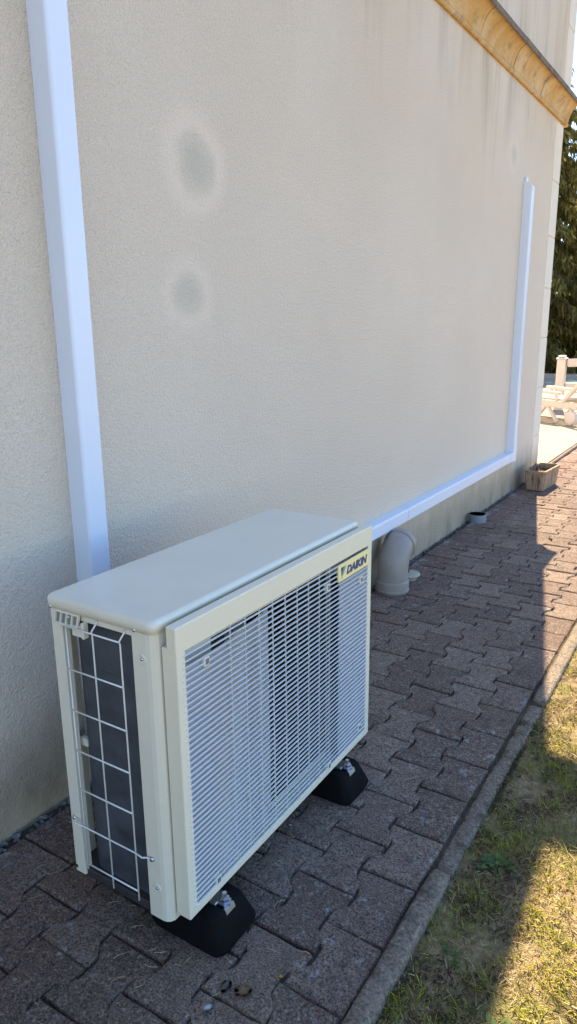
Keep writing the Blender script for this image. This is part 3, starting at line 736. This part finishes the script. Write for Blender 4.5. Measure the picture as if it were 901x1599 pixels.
# ================================================================ TREES
def quads(name, Vs, Fs, Cs, mat, parent=None):
    me = bpy.data.meshes.new(name); me.vertices.add(len(Vs)); me.vertices.foreach_set('co', Vs.astype(np.float32).ravel())
    k = Fs.shape[1]; me.loops.add(Fs.size); me.loops.foreach_set('vertex_index', Fs.astype(np.int32).ravel())
    me.polygons.add(len(Fs)); me.polygons.foreach_set('loop_start', np.arange(0, Fs.size, k, dtype=np.int32)); me.polygons.foreach_set('loop_total', np.full(len(Fs), k, np.int32))
    at = me.color_attributes.new('Col', 'FLOAT_COLOR', 'POINT'); at.data.foreach_set('color', np.concatenate([Cs, np.ones((len(Cs), 1))], 1).astype(np.float32).ravel())
    me.update(calc_edges=True); me.materials.append(mat); return me
def conifer_meshes(seed, H):
    g = np.random.default_rng(seed); bm = B()
    tube(bm, [(0, 0, -.3), (.05, 0, H*.3), (0, .06, H*.65), (0, 0, H)], [.24, .17, .09, .015], 10)
    Vs, Cs = [], []
    nb = 150
    for i in range(nb):
        h = H*(.04 + .94*(i/nb)**.9); L_ = (1-h/H)*H*.27*g.uniform(.7, 1.15) + .25; a = i*2.399 + g.uniform(-.4, .4)
        dirv = np.array([math.cos(a), math.sin(a)])
        pts = []
        for s in np.linspace(0, 1, 6): pts.append((dirv[0]*L_*s, dirv[1]*L_*s, h - L_*(.10*s + .42*s*s) + L_*.14*max(0, s-.75)*2))
        tube(bm, pts, [.035*(1-h/H)+.012]*2 + [.018, .012, .008, .004], 4)
        P_ = np.array(pts); n = int(125*L_) + 24
        s = g.uniform(.12, 1, n)**.8; idx = np.clip((s*5).astype(int), 0, 4); fr = s*5-idx
        base = P_[idx]*(1-fr[:, None]) + P_[idx+1]*fr[:, None]
        side = np.array([-dirv[1], dirv[0], 0])
        base = base + side*(g.normal(0, .16, n)*L_*.42*(1.15-s))[:, None] + np.stack([g.normal(0, .05, n), g.normal(0, .05, n), g.normal(-.06, .07, n)], 1)
        ln = g.uniform(.14, .36, n); wd = g.uniform(.018, .045, n)
        dd = np.stack([dirv[0]*g.uniform(.0, .6, n) + g.normal(0, .3, n), dirv[1]*g.uniform(0, .6, n) + g.normal(0, .3, n), -g.uniform(.5, 1.3, n)], 1); dd /= np.linalg.norm(dd, axis=1)[:, None]
        sv = np.cross(dd, g.normal(0, 1, (n, 3))); sv /= np.linalg.norm(sv, axis=1)[:, None]
        q = np.stack([base - sv*wd[:, None]*.5, base + sv*wd[:, None]*.5, base + dd*ln[:, None]*.6 + sv*wd[:, None], base + dd*ln[:, None], base + dd*ln[:, None]*.6 - sv*wd[:, None]], 1)
        Vs.append(q.reshape(-1, 3)); t = g.uniform(0, 1, (n, 1))
        c = np.array([.095, .095, .022])*(1-t) + np.array([.27, .225, .06])*t
        br = g.uniform(0, 1, (n, 1)) < .10; c = np.where(br, np.array([[.13, .085, .04]]), c)
        Cs.append(np.repeat(c, 5, 0))
    Vs = np.concatenate(Vs); Cs = np.concatenate(Cs); Fs = np.arange(len(Vs)).reshape(-1, 5)
    tme = bpy.data.meshes.new('trunk'); bmesh.ops.recalc_face_normals(bm, faces=bm.faces); bm.to_mesh(tme); bm.free(); tme.materials.append(M['bark'])
    return tme, quads('crown', Vs, Fs, Cs, M['needle'])
TM = [conifer_meshes(1, 10.5), conifer_meshes(2, 9.0)]
spots = [(-4.6, 25.2, 0, 1.0, .3), (-2.2, 26.6, 1, 1.08, 1.1), (-7.6, 27.5, 1, 1.1, 2.2), (.8, 26.0, 0, .95, 2.9), (4.2, 28.0, 1, 1.15, 4.0), (8.5, 27.0, 0, 1.05, 5.1), (-11.5, 27.0, 0, 1.1, .9), (-3.4, 30.5, 0, 1.1, 5.5)]
lab = ['tall drooping spruce in the row beyond the pool']*len(spots)
for (x, y, k, s, rz), lb in zip(spots, lab):
    t = tag(empty('spruce_tree', (x, y, -.05)), lb, 'tree', 'spruces beyond the pool'); t.scale = (s, s, s); t.rotation_euler = (0, 0, rz)
    for nm, me in zip(('trunk', 'crown'), TM[k]):
        o = bpy.data.objects.new(nm, me); COL.objects.link(o); o.parent = t

# ================================================================ GRASS, WEEDS, LITTER
g = np.random.default_rng(5)
def field(x, y, f, s):
    return np.array([mnoise.noise(Vector((a*f+s, b*f-s, s*.7))) for a, b in zip(x, y)])
def blades(n, x, y, h, w, lean, cA, cB, z0=-.022):
    a = g.uniform(0, 2*np.pi, n); d_ = np.stack([np.cos(a), np.sin(a)], 1); sdv = np.stack([-d_[:, 1], d_[:, 0], np.zeros(n)], 1)
    b0 = np.stack([x, y, np.full(n, z0)], 1)
    def up_(f, l): return b0 + np.concatenate([d_*(h*l)[:, None], (h*f)[:, None]], 1)
    m1 = up_(.55*np.sqrt(np.maximum(0, 1-lean**2)), lean*.4); m2 = up_(np.sqrt(np.maximum(0, 1-lean**2))*.9, lean)
    ww = w[:, None]
    q = np.stack([b0 - sdv*ww, b0 + sdv*ww, m1 + sdv*ww*.8, m2, m1 - sdv*ww*.8], 1)
    t = g.uniform(0, 1, (n, 1)); c = cA*(1-t) + cB*t
    return q.reshape(-1, 3), np.repeat(c, 5, 0)
def scatter(n, x0, x1, y0, y1):
    return g.uniform(x0, x1, n), y0 + (y1-y0)*g.uniform(0, 1, n)**1.4
VV, CC = [], []
# green tufts
x, y = scatter(80000, 1.079, 2.7, .55, 6.5)
f = .8*field(x, y, 7, 1.3) + .8*field(x, y, 17, 4.1) + .3*np.clip((x-1.16)/.25, -1, 1)
k = f > .2; x, y, f = x[k], y[k], f[k]; n = len(x)
v, c = blades(n, x, y, g.uniform(.010, .034, n), g.uniform(.0006, .0014, n), g.uniform(.35, .95, n), np.array([[.22, .24, .03]]), np.array([[.66, .58, .10]])); VV.append(v); CC.append(c)
# short moss-like blades everywhere
x, y = scatter(50000, 1.095, 2.7, .55, 6.5); f = field(x, y, 13, 8.3); k = f > -.1; x, y = x[k], y[k]; n = len(x)
v, c = blades(n, x, y, g.uniform(.006, .018, n), g.uniform(.0007, .0016, n), g.uniform(.3, .95, n), np.array([[.24, .19, .05]]), np.array([[.52, .40, .15]])); VV.append(v); CC.append(c)
# dry straw lying about
x, y = scatter(9000, 1.079, 2.7, .55, 6.5); n = len(x)
v, c = blades(n, x, y, g.uniform(.012, .045, n), g.uniform(.0005, .0012, n), g.uniform(.93, .998, n), np.array([[.38, .27, .14]]), np.array([[.66, .52, .31]]), -.016); VV.append(v); CC.append(c)
# dense fine thatch where the lawn meets the kerb
x, y = scatter(42000, 1.079, 1.75, .75, 3.6); f = field(x, y, 9, 6.1) + .5*field(x, y, 31, 2.7); k = f > .06; x, y = x[k], y[k]; n = len(x)
v, c = blades(n, x, y, g.uniform(.005, .020, n), g.uniform(.0004, .0010, n), g.uniform(.4, .99, n), np.array([[.30, .22, .09]]), np.array([[.72, .58, .26]])); VV.append(v); CC.append(c)
x, y = scatter(16000, 1.079, 1.45, .75, 3.6); f = field(x, y, 11, 9.4) - 2.2*np.clip(x-1.2, 0, 1); k = f > .0; x, y = x[k], y[k]; n = len(x)
v, c = blades(n, x, y, g.uniform(.004, .016, n), g.uniform(.0010, .0024, n), g.uniform(.8, .99, n), np.array([[.05, .03, .018]]), np.array([[.16, .095, .055]]), -.019); VV.append(v); CC.append(c)
x, y = scatter(16000, 1.079, 1.75, .75, 3.6); f = field(x, y, 10, 12.4); k = f > .12; x, y = x[k], y[k]; n = len(x)
v, c = blades(n, x, y, g.uniform(.008, .028, n), g.uniform(.0006, .0014, n), g.uniform(.3, .95, n), np.array([[.20, .23, .03]]), np.array([[.58, .54, .10]])); VV.append(v); CC.append(c)
# moss and litter creeping over the sunken kerb stone
x = g.uniform(1.042, 1.10, 5200); y = g.uniform(1.42, 2.35, 5200); f = field(x, y, 9, 3.3); k = f > -.05; x, y = x[k], y[k]; n = len(x)
v, c = blades(n, x, y, g.uniform(.006, .020, n), g.uniform(.0008, .0020, n), g.uniform(.5, .99, n), np.array([[.07, .05, .028]]), np.array([[.24, .19, .08]]), -.020); VV.append(v); CC.append(c)
# coarser lawn farther off
x = g.uniform(2.6, 9, 30000); y = g.uniform(-1, 16, 30000); n = len(x)
v, c = blades(n, x, y, g.uniform(.03, .07, n), g.uniform(.002, .005, n), g.uniform(.2, .9, n), np.array([[.12, .11, .03]]), np.array([[.30, .24, .10]])); VV.append(v); CC.append(c)
VV = np.concatenate(VV); CC = np.concatenate(CC)
me = quads('grass', VV, np.arange(len(VV)).reshape(-1, 5), CC, M['grass'])
tag(link('grass', me, None), 'patchy sun-dried lawn grass beside the kerb', 'grass', kind='stuff')
# crumbs and moss in the paving joints
x = []; y = []
for c_, cx, cy in single:
    for _ in range(7):
        x.append(cx + rnd.uniform(-.07, .07)); y.append(cy + LN/2*rnd.choice((-1, 1)) + rnd.gauss(0, .002))
for _ in range(1500): x.append(1.036+rnd.gauss(0, .006)); y.append(rnd.uniform(.5, 6))
x = np.array(x); y = np.array(y); n = len(x)
k = field(x, y, 5, 2.2) > .05; x, y = x[k], y[k]; n = len(x)
v, c = blades(n, x, y, g.uniform(.004, .013, n), g.uniform(.0007, .0018, n), g.uniform(.1, .9, n), np.array([[.05, .05, .015]]), np.array([[.15, .12, .05]]), -.012)
me = quads('joint_moss', v, np.arange(len(v)).reshape(-1, 5), c, M['grass'])
tag(link('joint_moss', me, None), 'sparse moss and crumbs in the joints of the paving', 'moss', kind='stuff')
# weeds
def weed(x, y, s, n, label, seed):
    r = random.Random(seed); w_ = tag(empty('weed', (x, y, -.02)), label, 'weed', 'weeds in the lawn edge')
    for k in range(n):
        ox, oy = r.gauss(0, s*.5), r.gauss(0, s*.7); a = k*2.4 + r.uniform(-.3, .3); ln = s*r.uniform(.6, 1.15); el = r.uniform(.25, .9); wd = ln*r.uniform(.24, .34); vs = []; cs = []
        for i, t in enumerate((0, .2, .45, .7, .9, 1)):
            rad = ln*t*math.cos(el*(1-.5*t)); z = ln*t*math.sin(el)*(1-.45*t); ww = wd*(0.25, .7, 1, .85, .45, .02)[i]
            for sg in (-1, 0, 1): vs.append((ox + math.cos(a)*rad - math.sin(a)*ww*sg, oy + math.sin(a)*rad + math.cos(a)*ww*sg, z + (.15*ww if sg else -.1*ww))); 
        fs = []
        for i in range(5):
            for j in range(2): fs.append((i*3+j, i*3+j+1, i*3+j+4, i*3+j+3))
        t = r.random(); col = np.array([[.06+.07*t, .10+.07*t, .028+.01*t]]); me = quads('leaf', np.array(vs), np.array(fs), np.repeat(col, len(vs), 0), M['leaf'])
        o = bpy.data.objects.new('leaf', me); COL.objects.link(o); o.parent = w_
weed(1.165, 1.60, .030, 34, 'leafy green weed clump in the shaded lawn beside the kerb', 1)
weed(1.165, 1.26, .018, 15, 'small weed beside the kerb near the bare brown soil', 2)
weed(1.30, 1.16, .020, 15, 'low clover-like weed at the edge of the sunlit grass', 3)
weed(1.20, 2.05, .018, 10, 'tiny weed near the crumbled part of the kerb', 4)
# leaf litter on the paving
def leaf(name, x, y, s, asp, rz, mat, label, cat, seed):
    r = random.Random(seed); bm = B(); n = 14; rows = []
    for k in (0, 1):
        pass
    ctr = bm.verts.new((0, 0, .004)); ring = []
    for k in range(n):
        a = 2*math.pi*k/n; q = s*(1+r.uniform(-.16, .12)); ring.append(bm.verts.new((math.cos(a)*q, math.sin(a)*q*asp, .003+abs(math.sin(a))*s*.16+r.uniform(0, s*.06))))
    for k in range(n): bm.faces.new((ctr, ring[k], ring[(k+1) % n]))
    bmesh.ops.solidify(bm, geom=bm.faces[:], thickness=.0006)
    me = bpy.data.meshes.new(name); bm.to_mesh(me); bm.free(); me.materials.append(mat)
    for f_ in me.polygons: f_.use_smooth = True
    o = bpy.data.objects.new(name, me); COL.objects.link(o); o.location = (x, y, .003); o.rotation_euler = (0, 0, rz); tag(o, label, cat)
leaf('dry_leaf', .835, .935, .020, .7, .5, M['dry_leaf'], 'curled pale brown dry leaf on the paving', 'leaf', 1)
leaf('dry_leaf', .797, .925, .015, .8, 1.5, M['rubble'], 'dark crumpled leaf next to the pale brown leaf', 'leaf', 2)
leaf('leaf_scrap', .882, 1.006, .0065, .8, .8, M['yellow_leaf'], 'tiny yellow leaf scrap on a paving joint', 'leaf', 3)
leaf('lime_flake', .795, .866, .014, .5, .9, M['paper'], 'small white flake lying on the paving', 'flake', 4)
leaf('lime_flake', .645, 1.42, .006, .9, .1, M['paper'], 'tiny white chip on the paving between the rubber feet', 'flake', 5)
r = random.Random(9); bm = B()
for i in range(240):
    x, y = r.uniform(.1, 1.03), .6 + r.random()**1.5*4; a = r.uniform(0, 6.3); l = r.uniform(.008, .035); c_ = r.uniform(-.4, .4)
    tube(bm, [(x, y, .0035), (x+math.cos(a)*l*.5, y+math.sin(a)*l*.5, .006), (x+math.cos(a+c_)*l, y+math.sin(a+c_)*l, .004)], .0006, 4)
tag(obj('straw_bits', bm, M['straw']), 'scattered bits of straw on the paving', 'straw', kind='stuff')
